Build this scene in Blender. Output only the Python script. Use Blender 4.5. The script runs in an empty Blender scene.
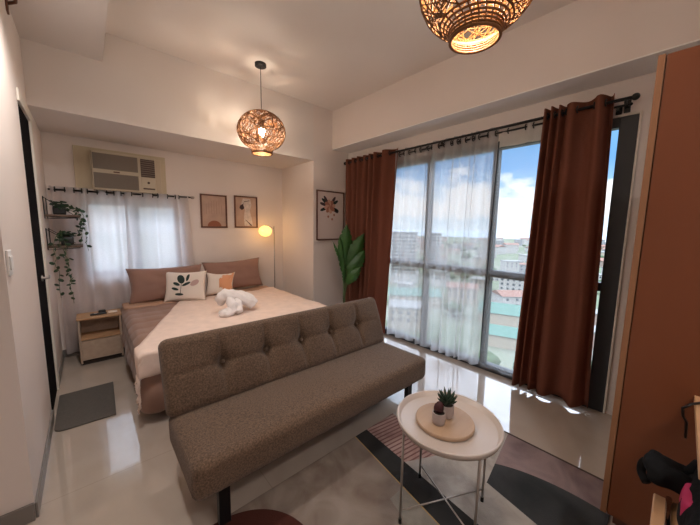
import bpy, bmesh, math, random
from mathutils import Vector, Matrix, noise
random.seed(7)
S=bpy.context.scene; COL=S.collection; PI=math.pi
V=Vector
# ------------------------------------------------------------------ materials
def mat(name, col, rough=.6, metal=0, var=0, vscale=8, bump=0, bscale=60, stretch=(1,1,1), col2=None, spec=.5, emit=None, est=0, trans=0, sheen=0, alpha=None, coat=0):
    m=bpy.data.materials.new(name); m.use_nodes=True; nt=m.node_tree; b=nt.nodes['Principled BSDF']
    b.inputs['Base Color'].default_value=(*col,1); b.inputs['Roughness'].default_value=rough; b.inputs['Metallic'].default_value=metal
    b.inputs['Specular IOR Level'].default_value=spec
    if sheen: b.inputs['Sheen Weight'].default_value=sheen
    if coat: b.inputs['Coat Weight'].default_value=coat
    if emit: b.inputs['Emission Color'].default_value=(*emit,1); b.inputs['Emission Strength'].default_value=est
    if trans: b.inputs['Transmission Weight'].default_value=trans
    if var or bump:
        tc=nt.nodes.new('ShaderNodeTexCoord'); mp=nt.nodes.new('ShaderNodeMapping'); mp.inputs['Scale'].default_value=stretch
        nt.links.new(tc.outputs['Object'],mp.inputs[0])
    if var:
        n=nt.nodes.new('ShaderNodeTexNoise'); n.inputs['Scale'].default_value=vscale; n.inputs['Detail'].default_value=5
        nt.links.new(mp.outputs[0],n.inputs['Vector'])
        r=nt.nodes.new('ShaderNodeValToRGB'); r.color_ramp.elements[0].position=.3; r.color_ramp.elements[1].position=.7
        c2=col2 or tuple(c*(1-var) for c in col)
        r.color_ramp.elements[0].color=(*c2,1); r.color_ramp.elements[1].color=(*col,1)
        nt.links.new(n.outputs[0],r.inputs[0]); nt.links.new(r.outputs[0],b.inputs['Base Color'])
    if bump:
        n2=nt.nodes.new('ShaderNodeTexNoise'); n2.inputs['Scale'].default_value=bscale; n2.inputs['Detail'].default_value=3
        nt.links.new(mp.outputs[0],n2.inputs['Vector'])
        bp=nt.nodes.new('ShaderNodeBump'); bp.inputs['Strength'].default_value=bump; bp.inputs['Distance'].default_value=.01
        nt.links.new(n2.outputs[0],bp.inputs['Height']); nt.links.new(bp.outputs[0],b.inputs['Normal'])
    return m
def wood(name, c1, c2, scale=3, stretch=(1,8,8), rough=.45):
    return mat(name,c1,rough,var=1,col2=c2,vscale=scale,stretch=stretch,bump=.05,bscale=40)
def translucent(name, col, trans_mix=.35, clear=0.0, rough=.9):
    m=bpy.data.materials.new(name); m.use_nodes=True; nt=m.node_tree; nt.nodes.clear()
    o=nt.nodes.new('ShaderNodeOutputMaterial'); d=nt.nodes.new('ShaderNodeBsdfDiffuse'); t=nt.nodes.new('ShaderNodeBsdfTranslucent')
    mx=nt.nodes.new('ShaderNodeMixShader'); mx.inputs[0].default_value=trans_mix
    tc=nt.nodes.new('ShaderNodeTexCoord'); mp=nt.nodes.new('ShaderNodeMapping'); mp.inputs['Scale'].default_value=(60,60,300)
    n=nt.nodes.new('ShaderNodeTexNoise'); n.inputs['Scale'].default_value=1; nt.links.new(tc.outputs['Object'],mp.inputs[0]); nt.links.new(mp.outputs[0],n.inputs['Vector'])
    r=nt.nodes.new('ShaderNodeValToRGB'); r.color_ramp.elements[0].color=(*[c*.75 for c in col],1); r.color_ramp.elements[1].color=(*col,1)
    nt.links.new(n.outputs[0],r.inputs[0])
    for s in (d,t): nt.links.new(r.outputs[0],s.inputs[0])
    nt.links.new(d.outputs[0],mx.inputs[1]); nt.links.new(t.outputs[0],mx.inputs[2]); last=mx
    if clear:
        tr=nt.nodes.new('ShaderNodeBsdfTransparent'); m2=nt.nodes.new('ShaderNodeMixShader'); m2.inputs[0].default_value=clear
        nt.links.new(mx.outputs[0],m2.inputs[1]); nt.links.new(tr.outputs[0],m2.inputs[2]); last=m2
    nt.links.new(last.outputs[0],o.inputs[0]); return m
def glass_mat(name, tint=(1,1,1), gloss=.05):
    m=bpy.data.materials.new(name); m.use_nodes=True; nt=m.node_tree; nt.nodes.clear()
    o=nt.nodes.new('ShaderNodeOutputMaterial'); tr=nt.nodes.new('ShaderNodeBsdfTransparent'); tr.inputs[0].default_value=(*tint,1)
    g=nt.nodes.new('ShaderNodeBsdfGlossy'); g.inputs['Roughness'].default_value=.02
    f=nt.nodes.new('ShaderNodeFresnel'); f.inputs[0].default_value=1.25
    mx=nt.nodes.new('ShaderNodeMixShader'); nt.links.new(f.outputs[0],mx.inputs[0]); nt.links.new(tr.outputs[0],mx.inputs[1]); nt.links.new(g.outputs[0],mx.inputs[2]); nt.links.new(mx.outputs[0],o.inputs[0]); return m

M={}
M['wall']=mat('warm_white_paint',(.78,.70,.655),.85,var=.03,vscale=2,bump=.02,bscale=150)
M['ceil']=mat('ceiling_paint',(.77,.71,.67),.9,var=.03,vscale=1.5)
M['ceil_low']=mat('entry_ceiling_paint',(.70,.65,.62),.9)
M['bounce_white']=mat('bounce_lit_underside_white',(.90,.88,.86),.8)
M['base']=mat('grey_baseboard',(.20,.18,.165),.35)
M['black']=mat('black_metal',(.012,.012,.013),.35,metal=.3)
M['frame']=mat('dark_aluminium',(.035,.038,.043),.5,metal=.1)
M['frame_l']=mat('cream_trim',(.75,.70,.62),.6)
M['glass']=glass_mat('window_glass')
M['sofa']=mat('brown_tweed',(.195,.122,.078),.95,var=1,col2=(.068,.040,.023),vscale=110,bump=.5,bscale=260,sheen=.12)
M['curt']=translucent('terracotta_curtain',(.29,.112,.075),.36)
M['curt2']=translucent('bronze_curtain',(.29,.112,.075),.36)
M['sheer']=translucent('white_sheer',(.80,.78,.78),.60,.36)
M['sheer2']=translucent('thin_sheer',(.86,.85,.84),.6,.74)
M['header']=translucent('sheer_header',(.93,.90,.86),.4,.2)
M['bedcurt']=translucent('white_bedroom_curtain',(.95,.90,.90),.75,.12)
M['quilt']=mat('dusty_brown_quilt',(.31,.175,.125),.85,var=.1,vscale=6,bump=.15,bscale=60,sheen=.2)
M['sheet']=mat('tan_sheet',(.50,.30,.20),.8,bump=.2,bscale=15)
M['pillow']=mat('mauve_brown_pillow',(.30,.165,.125),.8,bump=.15,bscale=20,sheen=.2)
M['throw']=mat('cream_throw',(.88,.69,.59),.9,var=.12,vscale=9,bump=.3,bscale=25)
M['towel']=mat('white_towel',(.86,.80,.78),.95,bump=.5,bscale=120)
M['cream_cush']=mat('cream_cushion',(.78,.68,.60),.9,bump=.2,bscale=120)
M['orange']=mat('apricot_fabric',(.72,.33,.17),.9,bump=.2,bscale=90)
M['leafprint']=mat('dark_leaf_print',(.02,.035,.03),.9)
M['pinkprint']=mat('faded_pink_print',(.55,.36,.32),.9)
M['ratt']=mat('brown_rattan',(.20,.078,.018),.55,bump=.2,bscale=200)
M['ratt_l']=mat('honey_rattan_lining',(.55,.27,.08),.6)
M['bulb']=mat('lit_bulb',(1,.8,.5),.5,emit=(1,.72,.38),est=30)
M['lampglow']=mat('lit_globe_shade',(1,.8,.45),.6,emit=(1,.50,.11),est=1.15)
M['oak']=wood('light_oak',(.55,.33,.18),(.44,.25,.13),2,(1,10,10))
M['pale']=wood('pale_oak',(.50,.38,.29),(.42,.31,.235),2,(10,1,10))
M['tray']=mat('blush_cream_enamel',(.52,.45,.41),.35)
M['board']=wood('birch_board',(.44,.30,.20),(.38,.25,.16),2,(1,9,9),.5)
M['steel']=mat('brushed_grey_steel',(.42,.38,.35),.3,metal=.8)
M['chrome']=mat('chrome',(.6,.6,.62),.12,metal=1)
M['cab']=mat('reddish_brown_laminate',(.18,.052,.018),.42,var=.12,vscale=1.5,stretch=(3,3,.5))
M['cabedge']=mat('tan_laminate_edge',(.27,.125,.06),.45)
M['pot_w']=mat('grey_white_pot',(.46,.38,.36),.6,var=.15,vscale=20)
M['potdark']=mat('dark_planter',(.02,.02,.022),.5)
M['soil']=mat('soil',(.03,.02,.015),1)
M['succ']=mat('dark_green_succulent',(.02,.045,.025),.5,var=.4,vscale=30)
M['redcact']=mat('dark_red_cactus',(.055,.012,.015),.6)
M['leaf']=mat('glossy_green_leaf',(.05,.15,.03),.4,var=.5,vscale=6)
M['vine']=mat('dull_green_vine',(.02,.06,.025),.5,var=.4,vscale=12)
M['stem']=mat('plant_stem',(.09,.13,.05),.6)
M['darkwood']=mat('walnut_moulding',(.13,.05,.03),.5)
M['shelfwood']=mat('brown_shelf_board',(.13,.08,.055),.5,var=.3,vscale=20)
M['paper']=mat('cream_paper',(.72,.62,.58),.6)
M['mat_g']=mat('grey_doormat',(.12,.105,.092),1,var=.15,vscale=60,bump=.5,bscale=300)
M['ac']=mat('ivory_plastic',(.56,.48,.36),.5)
M['acpanel']=mat('beige_surround',(.58,.50,.36),.7)
M['acgrille']=mat('grey_brown_grille',(.23,.19,.155),.6)
M['acvent']=mat('dark_vent',(.10,.06,.05),.6)
M['white']=mat('white_plastic',(.8,.77,.74),.4)
M['door']=mat('black_door',(.006,.005,.006),.9,spec=.05)
M['bag']=mat('black_nylon',(.006,.006,.007),.85,spec=.15,bump=.4,bscale=30)
M['pink']=mat('magenta_fabric',(.42,.015,.09),.7)

# polished floor tile
def floor_mat():
    m=mat('polished_cream_tile',(.56,.47,.39),.045,spec=1.0,coat=.8); nt=m.node_tree; b=nt.nodes['Principled BSDF']
    tc=nt.nodes.new('ShaderNodeTexCoord'); mp=nt.nodes.new('ShaderNodeMapping'); mp.inputs['Location'].default_value=(0.170,-0.830,0)
    nt.links.new(tc.outputs['Object'],mp.inputs[0])
    br=nt.nodes.new('ShaderNodeTexBrick'); br.offset=0; br.inputs['Scale'].default_value=1; br.inputs['Brick Width'].default_value=1.6; br.inputs['Row Height'].default_value=2.4
    br.inputs['Mortar Size'].default_value=.0025; br.inputs['Mortar Smooth'].default_value=.3
    br.inputs['Color1'].default_value=(.50,.42,.355,1); br.inputs['Color2'].default_value=(.485,.41,.345,1); br.inputs['Mortar'].default_value=(.38,.32,.27,1)
    nt.links.new(mp.outputs[0],br.inputs['Vector'])
    n=nt.nodes.new('ShaderNodeTexNoise'); n.inputs['Scale'].default_value=1.6; n.inputs['Detail'].default_value=8; n.inputs['Distortion'].default_value=1.2
    nt.links.new(tc.outputs['Object'],n.inputs['Vector'])
    r=nt.nodes.new('ShaderNodeValToRGB'); r.color_ramp.elements[0].position=.35; r.color_ramp.elements[0].color=(.88,.87,.86,1); r.color_ramp.elements[1].position=.6; r.color_ramp.elements[1].color=(1,1,1,1)
    nt.links.new(n.outputs[0],r.inputs[0])
    mx=nt.nodes.new('ShaderNodeMix'); mx.data_type='RGBA'; mx.blend_type='MULTIPLY'; mx.inputs[0].default_value=1
    nt.links.new(br.outputs['Color'],mx.inputs[6]); nt.links.new(r.outputs[0],mx.inputs[7]); nt.links.new(mx.outputs[2],b.inputs['Base Color'])
    return m
M['floor']=floor_mat()
# ------------------------------------------------------------------ mesh builder
class MB:
    def __init__(s): s.v=[]; s.f=[]; s.mi=[]
    def add(s,vs,fs,mi=0):
        o=len(s.v); s.v+= [V(p) for p in vs]; s.f+=[tuple(i+o for i in f) for f in fs]; s.mi+=[mi]*len(fs); return s
    def box(s,x0,x1,y0,y1,z0,z1,mi=0):
        vs=[(x,y,z) for x in (x0,x1) for y in (y0,y1) for z in (z0,z1)]
        return s.add(vs,[(0,1,3,2),(4,6,7,5),(0,4,5,1),(2,3,7,6),(0,2,6,4),(1,5,7,3)],mi)
    def tube(s,pts,r,seg=10,closed=False,mi=0,cap=True,dense=0):
        pts=[V(p) for p in pts]; n=len(pts); rs=list(r) if isinstance(r,(list,tuple)) else [r]*n
        if dense:
            P=[];Q=[]
            for i in range(n-1):
                a,b,c,d=pts[max(i-1,0)],pts[i],pts[i+1],pts[min(i+2,n-1)]
                for k in range(dense):
                    t=k/dense; P.append(.5*((2*b)+(c-a)*t+(2*a-5*b+4*c-d)*t*t+(3*b-a-3*c+d)*t**3)); Q.append(rs[i]+(rs[i+1]-rs[i])*(3*t*t-2*t**3))
            P.append(pts[-1]); Q.append(rs[-1]); pts,rs,n=P,Q,len(P)
        vs=[];fs=[]; up=None
        for i,p in enumerate(pts):
            a=pts[(i-1)%n] if (closed or i>0) else p; b=pts[(i+1)%n] if (closed or i<n-1) else p
            t=(b-a).normalized()
            if up is None:
                up=V((0,0,1)) if abs(t.z)<.9 else V((1,0,0))
            u=(up-t*up.dot(t)); 
            if u.length<1e-5: u=t.orthogonal()
            u.normalize(); w=t.cross(u); up=u
            for k in range(seg):
                an=2*PI*k/seg; vs.append(p+(u*math.cos(an)+w*math.sin(an))*rs[i])
        m=n if closed else n-1
        for i in range(m):
            j=(i+1)%n
            for k in range(seg):
                l=(k+1)%seg; fs.append((i*seg+k,i*seg+l,j*seg+l,j*seg+k))
        if not closed and cap:
            fs.append(tuple(range(seg-1,-1,-1))); fs.append(tuple((n-1)*seg+k for k in range(seg)))
        return s.add(vs,fs,mi)
    def lathe(s,prof,c=(0,0,0),seg=32,mi=0,sq=(1,1)):
        vs=[];fs=[];c=V(c)
        for r,z in prof:
            for k in range(seg):
                a=2*PI*k/seg; vs.append(c+V((r*math.cos(a)*sq[0],r*math.sin(a)*sq[1],z)))
        n=len(prof)
        for i in range(n-1):
            for k in range(seg):
                l=(k+1)%seg; fs.append((i*seg+k,i*seg+l,(i+1)*seg+l,(i+1)*seg+k))
        if prof[0][0]>1e-4: fs.append(tuple(range(seg-1,-1,-1)))
        if prof[-1][0]>1e-4: fs.append(tuple((n-1)*seg+k for k in range(seg)))
        return s.add(vs,fs,mi)
    def ell(s,c,r,seg=24,rings=14,rot=None,mi=0,fn=None):
        vs=[];fs=[];c=V(c)
        for i in range(rings+1):
            t=PI*i/rings
            for k in range(seg):
                a=2*PI*k/seg; p=V((math.sin(t)*math.cos(a),math.sin(t)*math.sin(a),-math.cos(t)))
                d=1 if fn is None else fn(p)
                p=V((p.x*r[0]*d,p.y*r[1]*d,p.z*r[2]*d))
                if rot: p=rot@p
                vs.append(c+p)
        for i in range(rings):
            for k in range(seg):
                l=(k+1)%seg; fs.append((i*seg+k,i*seg+l,(i+1)*seg+l,(i+1)*seg+k))
        return s.add(vs,fs,mi)
    def rbox(s,c,size,r,n=(8,8,4),fn=None,mi=0):
        # rounded box from a subdivided cube; fn(local point, normal)->offset point
        h=[q/2 for q in size]; c=V(c); vmap={}; vs=[]; fs=[]
        def vid(i,j,k):
            key=(i,j,k)
            if key in vmap: return vmap[key]
            p=[]
            for a,(q,nn) in enumerate(zip((i,j,k),n)):
                p.append(-h[a]+2*h[a]*q/nn)
            p=V(p); inner=V([max(-(h[a]-r),min(h[a]-r,p[a])) for a in range(3)])
            d=p-inner; nrm=d.normalized() if d.length>1e-6 else V((0,0,1)); p2=inner+nrm*r
            if fn: p2=fn(p2,nrm)
            vmap[key]=len(vs); vs.append(c+p2); return vmap[key]
        N=n
        for i in range(N[0]):
            for j in range(N[1]):
                fs.append((vid(i,j,0),vid(i,j+1,0),vid(i+1,j+1,0),vid(i+1,j,0))); fs.append((vid(i,j,N[2]),vid(i+1,j,N[2]),vid(i+1,j+1,N[2]),vid(i,j+1,N[2])))
        for i in range(N[0]):
            for k in range(N[2]):
                fs.append((vid(i,0,k),vid(i+1,0,k),vid(i+1,0,k+1),vid(i,0,k+1))); fs.append((vid(i,N[1],k),vid(i,N[1],k+1),vid(i+1,N[1],k+1),vid(i+1,N[1],k)))
        for j in range(N[1]):
            for k in range(N[2]):
                fs.append((vid(0,j,k),vid(0,j,k+1),vid(0,j+1,k+1),vid(0,j+1,k))); fs.append((vid(N[0],j,k),vid(N[0],j+1,k),vid(N[0],j+1,k+1),vid(N[0],j,k+1)))
        return s.add(vs,fs,mi)
    def grid(s,fn,nu,nv,mi=0):
        vs=[fn(i/nu,j/nv) for i in range(nu+1) for j in range(nv+1)]
        fs=[(i*(nv+1)+j,(i+1)*(nv+1)+j,(i+1)*(nv+1)+j+1,i*(nv+1)+j+1) for i in range(nu) for j in range(nv)]
        return s.add(vs,fs,mi)
    def build(s,name,m,parent=None,smooth=False,bevel=0,solid=0,xf=None,subsurf=0):
        me=bpy.data.meshes.new(name); off=V((0,0,0)); p=parent
        while p: off+=p.location; p=p.parent
        vs=[xf@v for v in s.v] if xf else s.v
        if parent is None:
            xs=[v.x for v in vs];ys=[v.y for v in vs];zs=[v.z for v in vs]
            off=V(((min(xs)+max(xs))/2,(min(ys)+max(ys))/2,min(zs)))
        me.from_pydata([tuple(v-off) for v in vs],[],s.f)
        ms=m if isinstance(m,list) else [m]
        for q in ms: me.materials.append(q)
        if len(ms)>1:
            for pl,i in zip(me.polygons,s.mi): pl.material_index=i
        bm=bmesh.new(); bm.from_mesh(me); bmesh.ops.recalc_face_normals(bm,faces=bm.faces); bm.to_mesh(me); bm.free()
        if smooth: me.polygons.foreach_set('use_smooth',[True]*len(me.polygons))
        o=bpy.data.objects.new(name,me); COL.objects.link(o)
        if parent: o.parent=parent
        else: o.location=off
        if bevel:
            b=o.modifiers.new('bevel','BEVEL'); b.width=bevel; b.segments=2; b.limit_method='ANGLE'
        if solid:
            b=o.modifiers.new('solid','SOLIDIFY'); b.thickness=solid; b.offset=0
        if subsurf:
            b=o.modifiers.new('sub','SUBSURF'); b.levels=subsurf; b.render_levels=subsurf
        return o
def tag(o,label=None,cat=None,group=None,kind=None):
    if label:o['label']=label
    if cat:o['category']=cat
    if group:o['group']=group
    if kind:o['kind']=kind
    return o
def empty(name,loc,label,cat,group=None):
    o=bpy.data.objects.new(name,None); o.empty_display_size=.1; COL.objects.link(o); o.location=loc
    return tag(o,label,cat,group)
def struct(name,mb,m,parent=None,**k):
    o=mb.build(name,m,parent,**k)
    if parent is None: o['kind']='structure'
    return o
def copy_tree(o,parent=None):
    c=o.copy(); COL.objects.link(c)
    if parent: c.parent=parent
    for ch in [q for q in o.children]: copy_tree(ch,c)
    return c
def sempty(name,loc):
    o=bpy.data.objects.new(name,None); COL.objects.link(o); o.location=loc; o['kind']='structure'; return o
def nz(x,y,z): return noise.noise(V((x,y,z)))

# ------------------------------------------------------------------ the room
XL,XR,YB,YP=-.31,3.34,4.80,3.83     # left wall, window wall, bedroom back wall, wall with the flower print
ZC,ZE,ZS,ZB=3.40,3.13,2.60,2.83     # main ceiling, entry ceiling, bed alcove ceiling, beam underside
XA=2.64; YF=-1.9; XO=-1.5
struct('floor',MB().box(XO,XR,YF,YB,-.12,0),M['floor'])
struct('ceiling',MB().box(.22,XR+.2,YF,YP+.02,ZC,ZC+.15),M['ceil'])
struct('ceiling',MB().box(XO,.22,YF,YP+.02,ZE,ZC+.15),M['ceil_low'])
struct('ceiling',MB().box(XL-.2,XA,YP,YB+.2,ZS,ZC+.15),M['ceil'])        # alcove ceiling with its front face
struct('wall_left',MB().box(XL-.16,XL,2.19,3.28,0,ZE).box(XL-.16,XL,3.28,3.88,2.50,ZE).box(XL-.16,XL,3.88,YB+.2,0,ZE),M['wall'])
struct('wall_hall',MB().box(XO,XL-.16,2.19,2.35,0,ZE),M['wall'])
struct('wall_hall',MB().box(XO-.16,XO,YF,2.35,0,ZE),M['wall'])
# back wall with the bedroom window opening (x -.02..1.0, z .95..1.88)
struct('wall_back',MB().box(XL,-.02,YB,YB+.2,0,ZS).box(1.0,XA+.1,YB,YB+.2,0,ZS).box(-.02,1.0,YB,YB+.2,0,.95).box(-.02,1.0,YB,YB+.2,1.88,ZS),M['wall'])
struct('wall_alcove',MB().box(XA,XA+.15,YP+.15,YB,0,ZC),M['wall'])
struct('wall_picture',MB().box(XA,XR+.2,YP,YP+.15,0,ZC),M['wall'])
# window wall: opening y .30..3.20, z 0.02..2.53
struct('wall_right',MB().box(XR,XR+.2,YF,.315,0,ZC).box(XR,XR+.2,3.2,YP,0,ZC).box(XR,XR+.2,.315,3.2,2.53,ZC),M['wall'])
struct('wall_front',MB().box(XO,XR+.2,YF-.15,YF,0,ZC),M['wall'])
struct('trim_1',MB().box(3.0,XR,YF,YP,ZB,ZC),M['wall'])                       # beam over the window wall
struct('trim_2',MB().box(3.001,XR,YF,YP,ZB-.010,ZB),M['bounce_white'])  # added lining board; whiter colour stands in for light bounced onto the underside
struct('baseboard_left',MB().box(XL,XL+.012,2.19,3.27,0,.09).box(XL,XL+.012,3.95,YB,0,.09),M['base'],bevel=.003)
struct('baseboard_back',MB().box(XL+.012,XA,YB-.012,YB,0,.09),M['base'],bevel=.003)
struct('baseboard_hall',MB().box(XO,XL,2.175,2.19,0,.10),M['base'],bevel=.003)
struct('baseboard_right',MB().box(XA,XR,YP-.012,YP,0,.09),M['base'],bevel=.003)
# door
d=sempty('door_1',(XL-.06,3.58,0))
MB().box(XL-.045,XL-.004,3.285,3.86,.005,2.47).build('door_leaf',M['door'],d)
MB().box(XL-.16,XL+.012,3.86,3.95,0,2.56).box(XL-.16,XL+.012,3.27,3.86,2.475,2.56).box(XL-.16,XL-.05,3.28,3.30,0,2.475).build('casing',M['frame_l'],d,bevel=.004)
hd=MB().tube([(XL-.004,3.60,1.13),(XL+.04,3.60,1.13)],.011).tube([(XL+.04,3.59,1.13),(XL+.04,3.70,1.13)],.009)
hd.tube([(XL-.004,3.60,1.13),(XL+.004,3.60,1.13)],.026,16).build('door_handle',M['steel'],d,smooth=False)
# main window
w=sempty('window_1',(XR+.06,1.75,0))
fx0,fx1=XR-.02,XR+.06
def bar(name,y0,y1,z0,z1,x0=fx0,x1=fx1,m='frame'): return MB().box(x0,x1,y0,y1,z0,z1).build(name,M[m],w,bevel=.004)
bar('stile',.32,.435,0,2.53); bar('stile',3.10,3.20,0,2.53); bar('bottom_rail',.435,3.10,0,.075,XR-.03); bar('top_rail',.435,3.10,2.45,2.53)
MULL=[(.66,.71),(1.38,1.435),(2.20,2.26)]
for a,b in MULL: bar('mullion',a,b,.075,2.45)
ys=[.435]+[q for ab in MULL for q in ab]+[3.10]
for i in range(0,len(ys),2):
    bar('transom',ys[i],ys[i+1],1.08,1.155)
    MB().box(XR+.018,XR+.024,ys[i],ys[i+1],.075,1.08).build('lower_pane',M['glass'],w)
    MB().box(XR+.018,XR+.024,ys[i],ys[i+1],1.155,2.45).build('upper_pane',M['glass'],w)
bar('outer_trim',.305,.32,0,2.55,XR-.025,XR,'frame_l'); bar('outer_trim',.32,3.2,2.53,2.55,XR-.025,XR,'frame_l')
# bedroom window
w2=sempty('window_2',(.49,YB+.08,.95))
fm=MB().box(-.02,1.0,YB+.05,YB+.10,.95,1.0).box(-.02,1.0,YB+.05,YB+.10,1.83,1.88).box(-.02,.03,YB+.05,YB+.10,1.0,1.83).box(.95,1.0,YB+.05,YB+.10,1.0,1.83)
fm.build('window_frame',M['frame'],w2); MB().box(.44,.54,YB+.05,YB+.10,1.0,1.83).build('mullion',M['frame'],w2)
MB().box(.03,.44,YB+.07,YB+.076,1.0,1.83).build('pane',M['glass'],w2); MB().box(.54,.95,YB+.07,YB+.076,1.0,1.83).build('pane',M['glass'],w2)

# ------------------------------------------------------------------ wall fittings
sw=empty('light_switch',(XL,2.265,1.33),'white rocker light switch on the left wall before the black door','switch')
MB().box(XL,XL+.010,2.22,2.31,1.33,1.46).build('plate',M['white'],sw,bevel=.003)
MB().box(XL+.010,XL+.016,2.235,2.262,1.36,1.43).build('rocker',M['white'],sw,bevel=.002); MB().box(XL+.010,XL+.016,2.268,2.295,1.36,1.43).build('rocker',M['white'],sw,bevel=.002)
br=empty('wall_bracket',(XL,3.32,3.06),'small dark brown bracket high on the left wall near the ceiling','bracket')
MB().box(XL,XL+.01,3.2,3.26,3.03,3.12).build('mount_plate',M['darkwood'],br); 
MB().tube([(XL+.01,3.23,3.09),(XL+.05,3.20,3.10),(XL+.06,3.1,3.10),(XL+.05,3.0,3.11)],.010,8).build('bracket_arm',M['darkwood'],br,smooth=True)

# air conditioner
ac=empty('air_conditioner',(.42,4.72,2.0),'ivory window air conditioner set in the wall above the white bedroom curtain','air conditioner')
MB().box(-.06,.86,4.775,4.80,1.99,2.50).build('surround_panel',M['acpanel'],ac,bevel=.004)
MB().box(.09,.73,4.65,4.775,2.0,2.45).build('housing',M['ac'],ac,bevel=.012)
MB().box(.74,.80,4.74,4.775,2.0,2.45).build('side_filler',M['ac'],ac,bevel=.006)
g=MB().box(.105,.535,4.640,4.65,2.245,2.425)
for i in range(12): z=2.252+i*.0145; g.box(.107,.533,4.634,4.64,z,z+.006)
g.build('upper_grille',M['acgrille'],ac)
g=MB().box(.105,.535,4.640,4.65,2.025,2.200)
for i in range(12): z=2.030+i*.0142; g.box(.107,.533,4.634,4.64,z,z+.006)
g.build('lower_grille',M['acgrille'],ac)
MB().box(.29,.35,4.636,4.645,2.215,2.228).build('badge',M['darkwood'],ac)
g=MB().box(.565,.715,4.642,4.65,2.20,2.42); 
g.build('air_outlet',M['acvent'],ac)
for i in range(8):
    z=2.215+i*.026; MB().box(.567,.713,4.628,4.642,z,z+.007).build('vent_slat',M['acgrille'],ac)
MB().box(.565,.715,4.642,4.65,2.03,2.185).build('control_panel',M['ac'],ac,bevel=.003)
MB().tube([(.64,4.642,2.13),(.64,4.628,2.13)],.014,14).build('knob',M['acvent'],ac); MB().box(.58,.705,4.636,4.642,2.045,2.063).build('label_strip',M['acvent'],ac)

# pictures
def frame_pic(name,c,wd,ht,label,fw=.022,dep=.02,moul='darkwood',paper='paper'):
    x,y,z=c; t=empty(name,(x,y,z-ht/2),label,'picture')
    f=MB().box(x-wd/2,x+wd/2,y-dep,y,z-ht/2,z-ht/2+fw).box(x-wd/2,x+wd/2,y-dep,y,z+ht/2-fw,z+ht/2).box(x-wd/2,x-wd/2+fw,y-dep,y,z-ht/2+fw,z+ht/2-fw).box(x+wd/2-fw,x+wd/2,y-dep,y,z-ht/2+fw,z+ht/2-fw)
    f.build('picture_frame',M[moul],t,bevel=.002)
    pr=MB().box(x-wd/2+fw,x+wd/2-fw,y-.008,y-.001,z-ht/2+fw,z+ht/2-fw).build('print',M[paper],t)
    return t,pr
def flat(poly,y,name,m,par,th=.0012):
    # flat inked shape on a print: polygon (x,z) at depth y
    n=len(poly); vs=[(a,y,b) for a,b in poly]+[(a,y-th,b) for a,b in poly]
    fs=[tuple(range(n)),tuple(range(2*n-1,n-1,-1))]+[(i,(i+1)%n,n+(i+1)%n,n+i) for i in range(n)]
    return MB().add(vs,fs).build(name,m,par)
M['art_pink']=mat('dusty_pink_ink',(.50,.30,.24),.7,var=.25,vscale=10); M['art_pale']=mat('pale_blush_ink',(.55,.38,.30),.7,var=.2,vscale=8)
M['art_rust']=mat('rust_ink',(.28,.095,.05),.7); M['art_ivory']=mat('ivory_ink',(.75,.66,.62),.7,var=.3,vscale=25); M['art_dark']=mat('charcoal_ink',(.06,.035,.04),.7)
M['art_orange']=mat('orange_brown_ink',(.42,.16,.085),.7,var=.3,vscale=12); M['art_line']=mat('thin_ink_line',(.38,.24,.18),.7)
t,pr=frame_pic('framed_print',(1.475,YB-.002,1.815),.385,.50,'framed pink print with a rust half sun, left of the two above the bed',paper='art_pale')
cx,cz,yy=1.475,1.815,YB-.0105
flat([(cx-.13+.26*0,cz-.226)]+[(cx-.10*math.cos(PI*i/16),cz-.226+.085*math.sin(PI*i/16)) for i in range(17)]+[(cx+.13,cz-.226)],yy,'sun_shape',M['art_rust'],pr)
flat([(cx-.17,cz-.228),(cx-.17,cz-.05)]+[(cx-.17+.34*i/10,cz-.05-.06*math.sin(PI*i/10)) for i in range(1,10)]+[(cx+.17,cz-.03),(cx+.17,cz-.228)],yy+.002,'hill_shape',M['art_orange' if 0 else 'art_pink'],pr)
for i in range(7):
    x=cx-.11+i*.037; hh=.10+.06*math.sin(PI*i/6)
    flat([(x-.002,cz-.04),(x+.002,cz-.04),(x+.002,cz+hh),(x-.002,cz+hh)],yy,'ink_line',M['art_line'],pr)
t,pr=frame_pic('framed_print',(1.975,YB-.002,1.825),.385,.51,'framed rust and white figure print, right of the two above the bed',paper='art_pale')
cx,cz=1.975,1.825
flat([(cx-.17,cz-.23),(cx-.17,cz-.07),(cx-.08,cz-.02),(cx,cz-.08),(cx+.08,cz+.05),(cx+.17,cz+.02),(cx+.17,cz-.23)],yy+.002,'hill_shape',M['art_orange'],pr)
flat([(cx-.05,cz+.215),(cx+.07,cz+.215),(cx+.09,cz+.12),(cx+.06,cz+.02),(cx+.09,cz-.10),(cx+.11,cz-.22),(cx-.03,cz-.22),(cx-.04,cz-.08),(cx-.02,cz+.04),(cx-.08,cz+.13)],yy,'white_figure',M['art_ivory'],pr)
flat([(cx-.10,cz+.10),(cx-.05,cz+.13),(cx-.03,cz+.06),(cx-.07,cz+.03),(cx-.11,cz+.06)],yy-.0014,'dark_patch',M['art_dark'],pr)
flat([(cx-.03,cz+.17),(cx+.06,cz+.19),(cx+.06,cz+.182),(cx-.03,cz+.16),(cx-.035,cz+.12),(cx-.043,cz+.12)],yy-.0014,'dark_line',M['art_dark'],pr)
flat([(cx-.02,cz-.12),(cx+.0,cz-.13),(cx+.10,cz-.22),(cx+.07,cz-.22)],yy-.0014,'dark_line',M['art_dark'],pr)
t,pr=frame_pic('framed_print',(2.97,YP-.002,1.785),.56,.78,'tall framed flower bouquet print on the wall beside the terracotta curtain',fw=.02)
cx,cz,yy=2.95,1.93,YP-.0105
M['pet1']=mat('rust_petal_ink',(.42,.18,.12),.7); M['pet2']=mat('peach_petal_ink',(.62,.38,.28),.7)
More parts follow.
